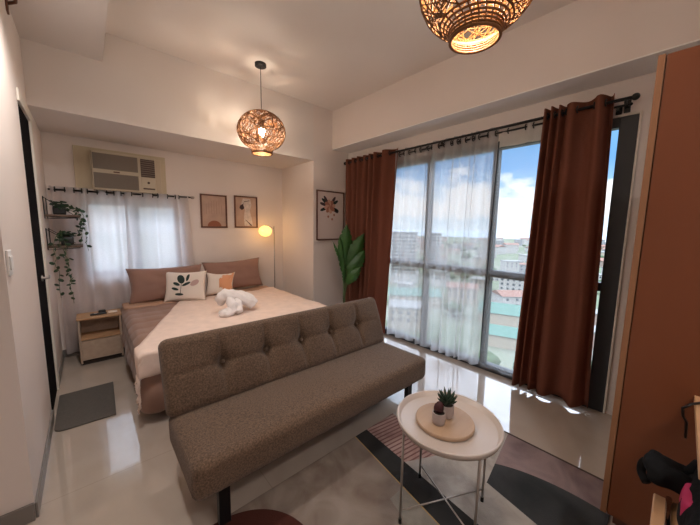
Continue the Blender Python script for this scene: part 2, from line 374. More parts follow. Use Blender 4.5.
def petal(a,r0,r1,wd,m,nm,y):
    ca,sa=math.cos(a),math.sin(a); P=[]
    for q in range(12):
        u=q/12*2*PI; l=r0+(r1-r0)*(.5-.5*math.cos(u)); s=wd*math.sin(u)*(1 if 1 else 1)
        P.append((cx+ca*l-sa*s,cz+sa*l+ca*s))
    flat(P,y,nm,M[m],pr)
for i,a in enumerate([2.5,2.9,.55,.95,3.5,5.8,-.35,2.2]): petal(a,.06,.20,.024,'art_dark' if i%2 else 'leafprint','printed_leaf',yy)
for i in range(8): petal(i*PI/4+.2,.0,.115,.035,'pet1' if i%2 else 'pet2','printed_petal',yy-.0015-.0001*i)
for (dx,dz) in ((.05,-.20),(-.03,-.16),(.09,-.13)):
    flat([(cx+dx+.018*math.cos(q*PI/5),cz+dz+.02*math.sin(q*PI/5)) for q in range(10)],yy,'printed_bud',M['pet1'],pr)

# ------------------------------------------------------------------ curtains
def rod(name,p0,p1,r,label,brk,finial=.03,group=None):
    t=empty(name,p0,label,'curtain rod',group)
    MB().tube([p0,p1],r,12).build('rod_tube',M['black'],t,smooth=True)
    a,b=V(p0),V(p1); d=(b-a).normalized()
    for q,s in ((a,-1),(b,1)):
        MB().ell(q+d*s*finial*.6,(finial,finial,finial),14,8).build('finial',M['black'],t,smooth=True)
    for q in brk: q(t)
    return t
def brkY(y,xr,z):
    def f(t): MB().box(xr-.008,XR,y-.008,y+.008,z-.035,z-.02).box(XR-.006,XR,y-.02,y+.02,z-.07,z+.03).box(xr-.012,xr+.012,y-.008,y+.008,z-.035,z-.008).build('wall_bracket',M['black'],t)
    return f
rod('curtain_rod',(3.21,3.74,2.63),(3.21,.36,2.63),.013,'black front curtain rod above the large window carrying the terracotta curtains',[brkY(.40,3.21,2.63),brkY(2.0,3.21,2.63)],.026)
rod('curtain_rod',(3.268,3.74,2.60),(3.268,.38,2.60),.009,'thin black rear rod above the large window carrying the sheer',[brkY(.45,3.268,2.60)],.012)
def curtain(name,y0,y1,x,ztop,zbot,nf,amp,m,label,by0=None,by1=None,seed=0,grom=True,hemwave=0,axis='y',solid=.003,cat='curtain',vary=.5,nu=None,zr=None,rr=.013,group=None,header=False,folds=None):
    rnd=random.Random(seed); t=empty(name,(x,(y0+y1)/2,zbot) if axis=='y' else ((y0+y1)/2,x,zbot),label,cat,group)
    by0=y0 if by0 is None else by0; by1=y1 if by1 is None else by1
    ws=folds or [1+vary*rnd.uniform(-1,1) for _ in range(nf*2)]; tot=sum(ws); cum=[0]
    for q in ws: cum.append(cum[-1]+q/tot)
    am=[1+.35*rnd.uniform(-1,1) for _ in range(nf*2+1)]
    def prof(u):
        for i in range(nf*2):
            if u<=cum[i+1]+1e-9:
                f=(u-cum[i])/(cum[i+1]-cum[i]); return math.sin(PI*f)*(1 if i%2 else -1)*am[i]
        return 0
    nu=nu or nf*18
    def fn(u,v):
        z=ztop+(zbot-ztop)*v
        yy=(y0+(y1-y0)*u)*(1-v)+(by0+(by1-by0)*u)*v
        a=amp*(1-.25*math.sin(PI*v))
        sh=.012*nz(u*nf*1.5,v*3,seed)*v
        xx=x+a*prof(u)+sh
        if hemwave: z+=hemwave*v*v*v*math.sin(u*nf*2*PI*.5+seed)
        return (xx,yy+sh,z) if axis=='y' else (yy+sh,xx,z)
    MB().grid(fn,nu,40).build('curtain_panel',m,t,smooth=True,solid=solid)
    if header:
        MB().grid(lambda u,v:(fn(u,0)[0]-.006,fn(u,0)[1],ztop-.21*v),nu,4).build('header_tape',M['header'],t,smooth=True)
    if grom:
        for i in range(nf*2):
            u=cum[i] if i else .004
            if i==0: continue
            p=fn(u,0); z=zr
            c=V((p[0],p[1],z)); ring=[]
            ax=V((0,1,0)) if axis=='y' else V((1,0,0))
            # ring stands across the cloth where it passes the rod
            for k in range(14):
                an=2*PI*k/14; 
                ring.append(c+V((math.cos(an)*.026,0,math.sin(an)*.026)) if axis=='y' else c+V((0,math.cos(an)*.026,math.sin(an)*.026)))
            MB().tube(ring,.006,6,closed=True).build('grommet',M['black'],t,smooth=True)
    return t
curtain('curtain',3.72,2.66,3.205,2.68,.03,7,.045,M['curt'],'terracotta blackout curtain left of the window behind the leafy plant',by0=3.72,by1=2.80,seed=3,zr=2.63,folds=[.8,.7,.8,.6,.7,.6,.7,.6,.7,.6,.7,.8,1.6,1.5])
curtain('curtain',.95,.47,3.20,2.69,.035,5,.05,M['curt2'],'terracotta blackout curtain right of the window, nearest the tall cabinet',by0=1.03,by1=.41,seed=11,zr=2.63,hemwave=.012,folds=[.5,.45,.45,.5,.45,.5,1.3,1.9,1.2,.8])
curtain('sheer_curtain',2.74,1.37,3.265,2.66,.04,11,.036,M['sheer'],'gathered translucent white sheer curtain over the left half of the large window',by0=2.80,by1=1.42,seed=5,zr=2.60,solid=0,vary=.75,hemwave=.01)
curtain('sheer_curtain',1.36,.92,3.275,2.66,.04,2,.012,M['sheer2'],'thin nearly clear sheer panel beside the right terracotta curtain',by0=1.41,by1=1.0,seed=8,zr=2.60,solid=0,header=True)
t=empty('curtain_rod',(.4,4.70,1.97),'black curtain rod on the bedroom back wall below the air conditioner','curtain rod')
MB().tube([(-.29,4.70,1.97),(1.14,4.70,1.99)],.011,10).build('rod_tube',M['black'],t,smooth=True)
MB().ell((1.16,4.70,1.99),(.03,.022,.022),12,8).build('finial',M['steel'],t,smooth=True)
MB().box(1.08,1.10,4.70,4.80,1.965,1.975).box(1.07,1.11,4.79,4.80,1.93,2.01).build('wall_bracket',M['steel'],t)
curtain('bedroom_curtain',-.28,.40,4.70,2.01,.06,5,.028,M['bedcurt'],'white backlit bedroom curtain panel behind the nightstand and shelves',by0=-.27,by1=.42,seed=21,zr=1.975,axis='x',solid=0)
curtain('bedroom_curtain',.385,1.10,4.685,2.01,.62,4,.022,M['bedcurt'],'white bedroom curtain panel behind the left brown bed pillow',by0=.36,by1=1.16,seed=25,zr=1.98,axis='x',solid=0)

# ------------------------------------------------------------------ pendants
def pendant(cx,cy,zc,label):
    R,H=.262,.218
    t=empty('pendant_lamp',(cx,cy,zc-.26),label,'pendant lamp','rattan pendant lamps')
    MB().lathe([(.062,0),(.062,-.03),(.05,-.036),(0,-.036)],(cx,cy,ZC),28).build('ceiling_canopy',M['black'],t,smooth=False)
    MB().tube([(cx,cy,ZC-.03),(cx,cy,zc+.12)],.004,8).build('cord',M['black'],t)
    MB().lathe([(0,.13),(.022,.125),(.024,.05),(.018,.045)],(cx,cy,zc),18).build('lamp_holder',M['black'],t,smooth=True)
    MB().ell((cx,cy,zc),(.036,.036,.048),16,10).build('bulb',M['bulb'],t,smooth=True)
    rnd=random.Random(5); b=MB()
    def pt(p): return V((cx+p.x*R,cy+p.y*R,zc+p.z*H))
    lim=-.80
    for i in range(88):
        n=V((rnd.gauss(0,1),rnd.gauss(0,1),rnd.gauss(0,.8))).normalized(); off=rnd.uniform(-.72,.72); rr=math.sqrt(1-off*off)
        u=n.orthogonal().normalized(); w_=n.cross(u); N=44; jit=1+rnd.uniform(-.015,.015); cur=[]
        for k in range(N+1):
            a=2*PI*k/N; p=(n*off+(u*math.cos(a)+w_*math.sin(a))*rr)*jit
            if lim<p.z<.96: cur.append(pt(p))
            else:
                if len(cur)>2: b.tube(cur,.0034,4,cap=False)
                cur=[]
        if len(cur)>2: b.tube(cur,.0034,4,cap=False)
    rg=lambda r,z,th: b.tube([(cx+r*math.cos(2*PI*k/40),cy+r*math.sin(2*PI*k/40),z) for k in range(40)],th,6,closed=True)
    rg(.080,zc+.208,.006)
    b.build('woven_shade',M['ratt'],t,smooth=True)
    c=MB(); rg2=lambda r,z,th: c.tube([(cx+r*math.cos(2*PI*k/44),cy+r*math.sin(2*PI*k/44),z) for k in range(44)],th,6,closed=True)
    for i,(r,dz) in enumerate([(.158,-.168),(.142,-.180),(.128,-.192),(.119,-.204),(.115,-.217),(.112,-.230)]): rg2(r,zc+dz,.0055)
    rg2(.110,zc-.243,.008)
    for k in range(26):
        a=2*PI*k/26; c.tube([(cx+.156*math.cos(a),cy+.156*math.sin(a),zc-.168),(cx+.119*math.cos(a+.1),cy+.119*math.sin(a+.1),zc-.204),(cx+.110*math.cos(a+.1),cy+.110*math.sin(a+.1),zc-.243)],.004,5)
    c.build('collar',M['ratt'],t,smooth=True)
    L=bpy.data.lights.new('pendant_light','POINT'); L.energy=PEND; L.color=(1,.84,.68); L.shadow_soft_size=.06
    lo=bpy.data.objects.new('pendant_light',L); COL.objects.link(lo); lo.parent=t; lo.location=(0,0,.26-.06)
    return t
PEND=14
p1=pendant(1.575,3.32,2.675,'woven rattan globe pendant lamp hanging over the foot of the bed')
p2=pendant(1.43,.745,2.735,'woven rattan globe pendant lamp at the top edge, above the coffee table')
# recessed fill lights added in the ceiling, out of view, to brighten the room
for (x,y) in ((.3,-1.1),(1.3,-1.3),(.12,2.35)):
    z=ZC if x>.22 else ZE
    t=empty('ceiling_fill_light',(x,y,z-.03),'added round fill light in the ceiling, out of view','fill light','added unseen ceiling fill lights')
    MB().lathe([(.085,0),(.085,-.012),(.07,-.012),(.07,-.004),(0,-.004)],(x,y,z),28).build('trim_ring',M['white'],t)
    L=bpy.data.lights.new('fill_spot','SPOT'); L.energy=(30 if y<0 else 44); L.color=(1,.93,.88); L.spot_size=2.7; L.spot_blend=.6; L.shadow_soft_size=.07
    lo=bpy.data.objects.new('fill_spot',L); COL.objects.link(lo); lo.parent=t; lo.location=(0,0,0)

# ------------------------------------------------------------------ bed
bx0,bx1,by0_,by1_=.30,2.20,2.76,4.74
bed=empty('bed',(1.25,3.75,0),'large low bed against the back wall under brown bedding','bed')
MB().box(bx0+.06,bx1-.06,by0_+.06,by1_,.0,.26).build('bed_base',M['darkwood'],bed,bevel=.01)
MB().rbox((1.25,3.75,.40),(1.86,1.94,.26),.05,(6,6,3)).build('mattress',M['cream_cush'],bed,smooth=True)
def puff(p,n):
    x,y=p.x,p.y; q=.20
    if n.z>.5:
        a=abs(math.sin(PI*(x+.05)/q)); b=abs(math.sin(PI*y/q)); p=p+V((0,0,.014*(a*b)**.45-.007+.012*nz(x*2.5,y*2.5,1)))
    else:
        b=abs(math.sin(PI*y/q)) if abs(n.x)>.5 else abs(math.sin(PI*x/q)); c=abs(math.sin(PI*(p.z+.02)/.15))
        low=max(0,min(1,(-p.z)/.2))
        p=p+n*(.020*(b*c)**.4+.05*low*nz(y*3+x*3,p.z*5,4)+.015*low)
    return p
quilt=MB().rbox((1.245,3.68,.345),(1.97,1.93,.47),.07,(78,78,18),puff).build('quilt',M['quilt'],None,smooth=True)
tag(quilt,'quilted dusty brown bedspread covering the bed and hanging down its sides','bedspread')
sh=MB().rbox((1.245,4.50,.585),(1.95,.30,.035),.017,(40,8,2),lambda p,n:p+V((0,.01*nz(p.x*3,0,0),.010*nz(p.x*5,p.y*6,2)))).build('folded_sheet',M['sheet'],None,smooth=True)
tag(sh,'tan folded sheet edge lying in front of the bed pillows','sheet')
# throw blanket draped along the quilt
ZQ=.592
def drape(x,y):
    z=ZQ+.006*nz(x*4,y*4,9)+.016*abs(nz(x*2+y*3,y*1.5,3))+.010*abs(nz(x*6-y*3,y*4,7)); xx,yy=x,y; lx=.245
    if x<lx: z-= (lx-x); xx=lx-.012-.012*nz(y*9,x*4,1); z=min(z,ZQ-.02) if x<lx-.03 else z
    if y<2.70: z-= (2.70-y); yy=2.695
    if x>2.245: z-=(x-2.245); xx=2.250
    return V((xx,yy,z))
def xleft(y):
    if y>2.92: return .27+(.90-.27)*((y-2.92)/(4.42-2.92))**1.05
    if y>2.80: return .27-.24*(2.92-y)/.12
    return .03
def thf(u,v):
    y=2.52+(4.42-2.52)*v; 
    x0=xleft(y); x=x0+(2.36-x0)*u; yy=y-.03*math.sin(u*PI)+.02*nz(u*4,0,2)*(v>.9)
    return drape(x,yy)
th=empty('throw_blanket',(1.4,3.5,ZQ),'cream fringed throw blanket spread diagonally over the bed','blanket')
MB().grid(thf,70,90).build('blanket_cloth',M['throw'],th,smooth=True,solid=.010)
rnd=random.Random(2)
for i in range(15):
    y=2.53+i*.021; p=drape(.03,y); q=[p+V((-.004,0,.005))]
    for k in range(1,5): q.append(p+V((-.004-.006*k*rnd.random(),rnd.uniform(-.01,.01),-.022*k)))
    MB().tube(q,[.007,.006,.005,.006,.008],6).build('fringe_tassel',M['throw'],th,smooth=True)
# pillows
def pillow(name,c,wd,ht,th_,rx,rz,m,label,cat='pillow',parent=None,pin=.35,crease=0,group=None,ry=0):
    t=empty(name,c,label,cat,group)
    R=Matrix.Rotation(rz,4,'Z')@Matrix.Rotation(rx,4,'X')@Matrix.Rotation(ry,4,'Y')
    T=Matrix.Translation(c)@R
    def side(sg):
        def fn(u,v):
            a,b=2*u-1,2*v-1; e=max(0,(1-abs(a)**2.6)*(1-abs(b)**2.6))**.5
            px=a*wd/2*(1-.06*(1-b*b)*0-.05*(1-abs(b))*0); 
            sx=1-pin*.32*(1-a*a)*abs(b)**3; sz=1-pin*.25*(1-b*b)*abs(a)**3
            return V((a*wd/2*sz,sg*(th_/2*e+crease*e*nz(a*3,b*3,sg)),b*ht/2*sx))
        return fn
    b=MB().grid(side(1),26,22).grid(side(-1),26,22)
    me=b.build('pillow_cover',m,t,smooth=True,xf=T)
    bm=bmesh.new(); bm.from_mesh(me.data); bmesh.ops.remove_doubles(bm,verts=bm.verts,dist=.0008); bmesh.ops.recalc_face_normals(bm,faces=bm.faces); bm.to_mesh(me.data); bm.free()
    return t,T,side(-1)
pillow('bed_pillow',(.775,4.555,.82),.89,.46,.17,-.20,0,M['pillow'],'long mauve-brown bed pillow leaning on the wall, left of the pair',crease=.02,group=None)
pillow('bed_pillow',(1.675,4.58,.845),.90,.47,.17,-.20,.03,M['pillow'],'long mauve-brown bed pillow leaning on the wall, right of the pair nearer the lamp',crease=.02,ry=-.03)
def on_cush(T,side,poly,name,m,par,wd,ht,off=.004):
    # a printed patch following the cushion's front surface
    bm_=MB(); n=len(poly)
    def S(x,z):
        p=side((x/(wd/2)+1)/2,(z/(ht/2)+1)/2); return T@(p+V((0,-off,0)))
    cx_=sum(p[0] for p in poly)/n; cz_=sum(p[1] for p in poly)/n
    rings=4; vs=[S(cx_,cz_)]
    for r in range(1,rings+1):
        for (a,b) in poly: vs.append(S(cx_+(a-cx_)*r/rings,cz_+(b-cz_)*r/rings))
    fs=[(0,1+i,1+(i+1)%n) for i in range(n)]
    for r in range(1,rings):
        for i in range(n): j=(i+1)%n; fs.append((1+(r-1)*n+i,1+r*n+i,1+r*n+j,1+(r-1)*n+j))
    bm_.add(vs,fs).build(name,m,par,smooth=True)
t,T,sd=pillow('cushion',(.945,4.36,.785),.51,.42,.15,-.38,-.42,M['cream_cush'],'cream cushion printed with a dark leafy sprig, left of the two cushions','cushion')
def lf(cx,cz,a,l,w_):
    return [(cx+math.cos(a)*l*(q/2-.5+.5) if 0 else cx+math.cos(a)*l*.5*math.cos(u)-math.sin(a)*w_*.5*math.sin(u),cz+math.sin(a)*l*.5*math.cos(u)+math.cos(a)*w_*.5*math.sin(u)) for q,u in [(0,2*PI*k/14) for k in range(14)]]
for (x,z,a,l,w_) in ((-.045,.085,1.9,.13,.085),(.035,.105,1.35,.11,.035),(-.095,.02,2.7,.09,.04),(.02,.015,.45,.11,.035),(-.11,-.045,2.8,.09,.035),(-.06,-.12,-.1,.10,.035)):
    on_cush(T,sd,lf(x,z,a,l,w_),'leaf_print',M['leafprint'],t,.51,.42)
on_cush(T,sd,[(-.035,.10),(-.028,.10),(-.045,-.13),(-.052,-.13)],'stem_print',M['leafprint'],t,.51,.42)
on_cush(T,sd,lf(.12,.03,.6,.12,.07),'faded_print',M['pinkprint'],t,.51,.42,.003)
t,T,sd=pillow('cushion',(1.385,4.355,.765),.40,.35,.14,-.36,-.55,M['cream_cush'],'half cream, half apricot cushion in front of the right brown pillow','cushion',pin=.6)
W,H_=.40,.35
on_cush(T,sd,[(.03,.165),(.0,.06),(.01,-.06),(.03,-.165),(.10,-.16),(.19,-.168),(.185,0),(.19,.168),(.10,.16)],'apricot_panel',M['orange'],t,.40,.35,.003)
# towel figure on the throw
tw=empty('folded_towel',(1.25,3.35,ZQ+.02),'white towels rolled and folded into an animal shape on the bed','towel')
fnn=lambda p:1+.07*nz(p.x*4,p.y*4,p.z*4)
zt=ZQ+.02
MB().tube([(1.12,3.50,.70),(1.11,3.47,.76),(1.14,3.43,.805),(1.21,3.40,.80),(1.29,3.37,.76),(1.37,3.34,.71),(1.42,3.32,.655)],[.035,.062,.072,.062,.055,.058,.04],26,dense=6).build('rolled_body',M['towel'],tw,smooth=True)
MB().tube([(1.22,3.50,.79),(1.32,3.47,.78),(1.41,3.42,.73),(1.47,3.36,.665)],[.03,.055,.06,.045],24,dense=7).build('rolled_fold',M['towel'],tw,smooth=True)
MB().ell((1.10,3.27,.645),(.085,.06,.048),34,22,fn=lambda p:1+.25*nz(p.x*3+5,p.y*3,p.z*3)).build('crumpled_head',M['towel'],tw,smooth=True)
MB().tube([(1.16,3.40,.80),(1.17,3.31,.72),(1.18,3.25,.635)],[.03,.05,.035],16,dense=7).build('towel_leg',M['towel'],tw,smooth=True)
MB().tube([(1.24,3.37,.77),(1.24,3.30,.70),(1.23,3.24,.635)],[.03,.045,.035],16,dense=7).build('towel_leg',M['towel'],tw,smooth=True)

for o in tw.children:
    for v in o.data.vertices:
        p=v.co; k=.014*nz(p.x*22,p.y*22,p.z*22)+.006*nz(p.x*60,p.y*60,p.z*60); v.co=p+v.normal*k
# ------------------------------------------------------------------ sofa
so=empty('sofa',(1.28,1.8,0),'brown tweed armless sofa bed with a tufted backrest at the foot of the bed','sofa')
def seatfn(p,n):
    if n.z>.3: p=p+V((0,0,.012*(1-(p.x/1.0)**2)*(1-(p.y/.3)**2)))
    p=p+n*.004*nz(p.x*3,p.y*3,p.z*3); return p
MB().rbox((1.275,1.735,.335),(1.95,.60,.20),.045,(40,16,6),seatfn).build('seat',M['sofa'],so,smooth=True)
btn=[.385,.79,1.275-.075+.02,1.60,2.0]; btn=[.66,.985,1.30,1.61,1.935]
ANG=math.atan2(.17,.46)
def backfn(p,n):
    # local: x width, y thickness, z height (front is -y)
    if n.y<-.3:
        x=p.x; z=p.z; dd=0
        w_=max(0,1-(abs(z)/.21)**2)
        for b in btn:
            bx=b-1.275; d2=((x-bx)**2+(z-.01)**2); dd+=.042*math.exp(-d2/(.032**2))+.034*math.exp(-d2/(.085**2))
            dd+=.022*math.exp(-((x-bx)/.018)**2)*w_**.5
        dd+=.007*math.exp(-((z-.01)/.02)**2)*(1-min(1,abs(x)/.95)**8)
        p=p+V((0,dd-.012*w_,0))
    return p
T=Matrix.Translation((1.265,2.07,.640))@Matrix.Rotation(-ANG,4,'X')
MB().rbox((0,0,0),(1.95,.13,.48),.05,(170,8,44),backfn).build('backrest',M['sofa'],so,smooth=True,xf=T)
for b in btn:
    MB().ell((b-1.275,-.032,.01),(.014,.008,.014),12,8).build('tuft_button',M['sofa'],so,smooth=True,xf=T)
for (x,y) in ((.455,1.50),(2.06,1.50),(.455,1.97),(2.06,1.97)):
    MB().box(x-.03,x+.03,y-.02,y+.02,0,.24).build('leg',M['black'],so,bevel=.003)

# ------------------------------------------------------------------ coffee table and what stands on it
TC=(1.405,.755); ZT=.55
ct=empty('coffee_table',(TC[0],TC[1],0),'round cream tray-top coffee table on thin steel legs on the rug','coffee table')
MB().lathe([(0,ZT),(.248,ZT),(.254,ZT+.004),(.264,ZT+.028),(.272,ZT+.030),(.275,ZT+.025),(.266,ZT-.003),(.254,ZT-.009),(0,ZT-.009)],(TC[0],TC[1],0),64).build('tray_top',M['tray'],ct,smooth=True)
LG=[(1.17,.87),(1.50,.975),(1.64,.635),(1.31,.53)]
for (x,y) in LG:
    lg=MB().tube([(x,y,.02),(x,y,ZT-.01)],.0065,10).build('leg',M['steel'],ct,smooth=True)
    MB().tube([(x,y,.008),(x,y,.035)],.009,10).build('foot_cap',M['black'],lg)
for a,b,z in ((0,2,.085),(1,3,.10)):
    MB().tube([(*LG[a],z),(*LG[b],z)],.004,8).build('cross_bar',M['steel'],ct,smooth=True)
ZBd=ZT+.001
bd=MB().lathe([(0,0),(.149,0),(.153,.004),(.153,.018),(.149,.022),(0,.022)],(1.392,.765,ZBd),56).build('serving_board',M['board'],None,smooth=False)
tag(bd,'round wooden board lying in the coffee table tray','board')
ZK=ZBd+.0225
def potted(name,c,r,h,label,kind):
    t=empty(name,c,label,'potted plant')
    x,y,z=c
    MB().lathe([(0,0),(r*.82,0),(r*.9,.004),(r,h*.35),(r,h),(r*.86,h),(r*.86,h*.9),(0,h*.88)],c,28).build('plant_pot',M['pot_w'],t,smooth=False)
    MB().lathe([(0,h*.9),(r*.85,h*.9),(r*.6,h*.95),(0,h*.97)],c,20).build('soil',M['soil'],t)
    rnd=random.Random(len(label))
    if kind=='cactus':
        for i,(dx,dy,s) in enumerate(((0,0,1.0),(-.008,.008,.8),(.010,-.004,.7))):
            cc=(x+dx,y+dy,z+h+.018*s+.008); 
            b=MB().ell(cc,(.020*s,.020*s,.030*s),16,10,fn=lambda p:1+.12*math.cos(8*math.atan2(p.y,p.x)))
            b.build('cactus_body',M['redcact'] if i!=2 else M['succ'],t,smooth=True)
    else:
        for i in range(26):
            a=i*2.4; tl=.15+.75*(i/26); l=.078-.022*(i/26)+.004*rnd.random()
            dr=V((math.cos(a)*math.sin(tl+.35),math.sin(a)*math.sin(tl+.35),math.cos(tl+.35))); o=V((x,y,z+h*.95))
            MB().tube([o+dr*.006,o+dr*l*.45+V((0,0,.004)),o+dr*l*.8+V((0,0,.010)),o+dr*l+V((0,0,.016))],[.006,.008,.005,.0008],6).build('succulent_leaf',M['succ'],t,smooth=True)
    return t
potted('potted_cactus',(1.335,.768,ZK),.034,.062,'small pale pot with a dark red cactus, in front on the round board','cactus')
potted('potted_succulent',(1.422,.775,ZK),.040,.070,'pale pot with a spiky dark green succulent, behind the red cactus','spiky')

# ------------------------------------------------------------------ rug
def rug_mat():
    m=bpy.data.materials.new('abstract_rug'); m.use_nodes=True; nt=m.node_tree; b=nt.nodes['Principled BSDF']; b.inputs['Roughness'].default_value=.95; b.inputs['Specular IOR Level'].default_value=.15
    tc=nt.nodes.new('ShaderNodeTexCoord'); sp=nt.nodes.new('ShaderNodeSeparateXYZ'); nt.links.new(tc.outputs['Object'],sp.inputs[0])
    RX,RY=1.39,.82
    def mth(op,a,b_=None,c=None):
        n=nt.nodes.new('ShaderNodeMath'); n.operation=op
        for i,q in enumerate((a,b_,c)):
            if q is None: continue
            if isinstance(q,(int,float)): n.inputs[i].default_value=q
            else: nt.links.new(q,n.inputs[i])
        return n.outputs[0]
    X=mth('ADD',sp.outputs[0],RX); Y=mth('ADD',sp.outputs[1],RY)
    def lin(a,b_,c): return mth('ADD',mth('ADD',mth('MULTIPLY',X,a),mth('MULTIPLY',Y,b_)),c)
    def gt(v): return mth('GREATER_THAN',v,0)
    def AND(*q):
        r=q[0]
        for k in q[1:]: r=mth('MULTIPLY',r,k)
        return r
    def line(p,q):  # >0 right of the line going p->q downwards (larger x)
        (x0,y0),(x1,y1)=p,q; a=-(y1-y0); b_=(x1-x0); c=-(a*x0+b_*y0); s=1 if a>0 else -1
        return gt(lin(a*s,b_*s,c*s))
    def noise_(scale,det=4,dist=0):
        n=nt.nodes.new('ShaderNodeTexNoise'); n.inputs['Scale'].default_value=scale; n.inputs['Detail'].default_value=det; n.inputs['Distortion'].default_value=dist
        nt.links.new(tc.outputs['Object'],n.inputs['Vector']); return n.outputs[0]
    def ramp(f,c1,c2,a=.35,b_=.65):
        r=nt.nodes.new('ShaderNodeValToRGB'); r.color_ramp.elements[0].position=a; r.color_ramp.elements[1].position=b_; r.color_ramp.elements[0].color=(*c1,1); r.color_ramp.elements[1].color=(*c2,1); nt.links.new(f,r.inputs[0]); return r.outputs[0]
    def mix(f,a,b_):
        n=nt.nodes.new('ShaderNodeMix'); n.data_type='RGBA'; nt.links.new(f,n.inputs[0]); 
        for i,q in ((6,a),(7,b_)):
            if isinstance(q,tuple): n.inputs[i].default_value=(*q,1)
            else: nt.links.new(q,n.inputs[i])
        return n.outputs[2]
    n1=noise_(3.2,6,1.5); n2=noise_(2.0,5,.8); n3=noise_(7,5,1)
    left=ramp(n1,(.17,.125,.10),(.255,.21,.175)); col=left
    grey=ramp(n3,(.30,.275,.25),(.40,.37,.34))
    A=line((1.44,1.52),(1.24,.12)); B=line((1.56,1.52),(1.45,.12)); G=line((1.432,1.52),(1.232,.12))
    L2=line((1.60,1.52),(1.22,.62))
    col=mix(AND(line((1.38,1.52),(1.0,.12)),gt(lin(0,-1,1.0))),col,ramp(n3,(.20,.18,.15),(.27,.24,.20)))
    col=mix(G,col,(.36,.24,.10)); col=mix(A,col,ramp(n2,(.018,.017,.017),(.035,.034,.033))); col=mix(B,col,grey)
    # hatched pink patch
    wv=mth('GREATER_THAN',mth('SINE',mth('MULTIPLY',lin(.15,1,0),190)),.45)
    hatch=mix(wv,ramp(n3,(.30,.18,.16),(.38,.26,.23)),(.17,.085,.075))
    col=mix(AND(B,gt(lin(.5,1,-1.88)),gt(lin(-1,.17,1.62))),col,hatch)
    mauve=ramp(n1,(.17,.12,.125),(.27,.20,.195))
    ym=gt(lin(0,-1,.78)); col=mix(AND(gt(lin(.15,-1,.405)),gt(lin(1,0,-1.95))),col,mauve)
    # dark shape
    ell=gt(mth('SUBTRACT',1,mth('ADD',mth('POWER',mth('DIVIDE',mth('ABSOLUTE',mth('SUBTRACT',X,1.6)),.51),2),mth('POWER',mth('DIVIDE',mth('ABSOLUTE',mth('SUBTRACT',Y,.25)),.70),2))))
    dark=ramp(n2,(.030,.034,.036),(.062,.062,.066))
    col=mix(AND(ell,gt(lin(1,-.21,-1.65)),gt(lin(.15,-1,.405))),col,dark)
    # red disc
    dd=mth('SUBTRACT',.37,mth('SQRT',mth('ADD',mth('POWER',mth('SUBTRACT',X,.40),2),mth('POWER',mth('SUBTRACT',Y,1.15),2)))); col=mix(gt(dd),col,(.06,.018,.013))
    col=mix(gt(lin(1,0,-2.372)),col,(.07,.05,.042))
    nt.links.new(col,b.inputs['Base Color'])
    nb=noise_(180,3); bp=nt.nodes.new('ShaderNodeBump'); bp.inputs['Strength'].default_value=.4; bp.inputs['Distance'].default_value=.004; nt.links.new(nb,bp.inputs['Height']); nt.links.new(bp.outputs[0],b.inputs['Normal'])
    return m
rug=MB().box(.39,2.39,.12,1.52,.0005,.008).build('area_rug',rug_mat(),None)
tag(rug,'abstract grey, black, mauve and rust patterned rug under the coffee table','rug')

# door mat
pts=[(-.295,3.06),(-.21,3.03),(.085,3.03),(.095,3.70),(-.29,3.70)]
b=MB(); n=9
cor=[(-.29,3.10),(-.285,3.07),(-.26,3.045),(-.22,3.035),(.085,3.03),(.10,3.70),(-.29,3.70)]
b.add([(x,y,.0005) for x,y in cor]+[(x,y,.011) for x,y in cor],[tuple(range(6,-1,-1)),tuple(range(7,14))]+[(i,(i+1)%7,7+(i+1)%7,7+i) for i in range(7)])
tag(b.build('doormat',M['mat_g'],None,bevel=.003),'dark grey doormat on the tiles at the black door','mat')

# ------------------------------------------------------------------ nightstand
ns=empty('nightstand',(.07,4.50,0),'small pale oak nightstand with one drawer beside the bed','nightstand')
x0,x1,y0,y1,zt=-.145,.240,4.37,4.65,.52
MB().box(x0-.008,x1+.008,y0-.01,y1,zt,zt+.02).build('table_top',M['oak'],ns,bevel=.002)
MB().box(x0,x0+.018,y0,y1,.02,zt).build('side_panel',M['pale'],ns); MB().box(x1-.018,x1,y0,y1,.02,zt).build('side_panel',M['pale'],ns)
MB().box(x0+.018,x1-.018,y1-.012,y1,.05,zt).build('back_panel',M['pale'],ns)
MB().box(x0+.018,x1-.018,y0+.005,y1-.012,.285,.303).build('shelf',M['oak'],ns)
MB().box(x0+.02,x1-.02,y0-.008,y1-.03,.055,.275).build('drawer',M['pale'],ns,bevel=.002)
MB().box(x0+.01,x1-.01,y0+.01,y1-.01,0,.04).build('plinth',M['soil'],ns)
zt+=.0205
rc=empty('remote_control',(.05,4.46,zt),'small black remote control on the nightstand','remote'); 
MB().rbox((.04,4.46,zt+.010),(.15,.05,.02),.008,(6,4,2)).build('remote_body',M['black'],rc,smooth=True,xf=None)
MB().box(.0,.03,4.45,4.47,zt+.02,zt+.023).build('remote_button',M['white'],rc)
cup=MB().rbox((.17,4.47,zt+.012),(.09,.06,.022),.008,(6,4,2)).build('small_case',M['cream_cush'],None,smooth=True); tag(cup,'small pale case on the nightstand beside the black remote','case')
bk=MB().rbox((.075,4.53,zt+.018),(.07,.05,.034),.01,(6,4,2)).build('small_box',M['black'],None,smooth=True); tag(bk,'little black box at the back of the nightstand top','box')

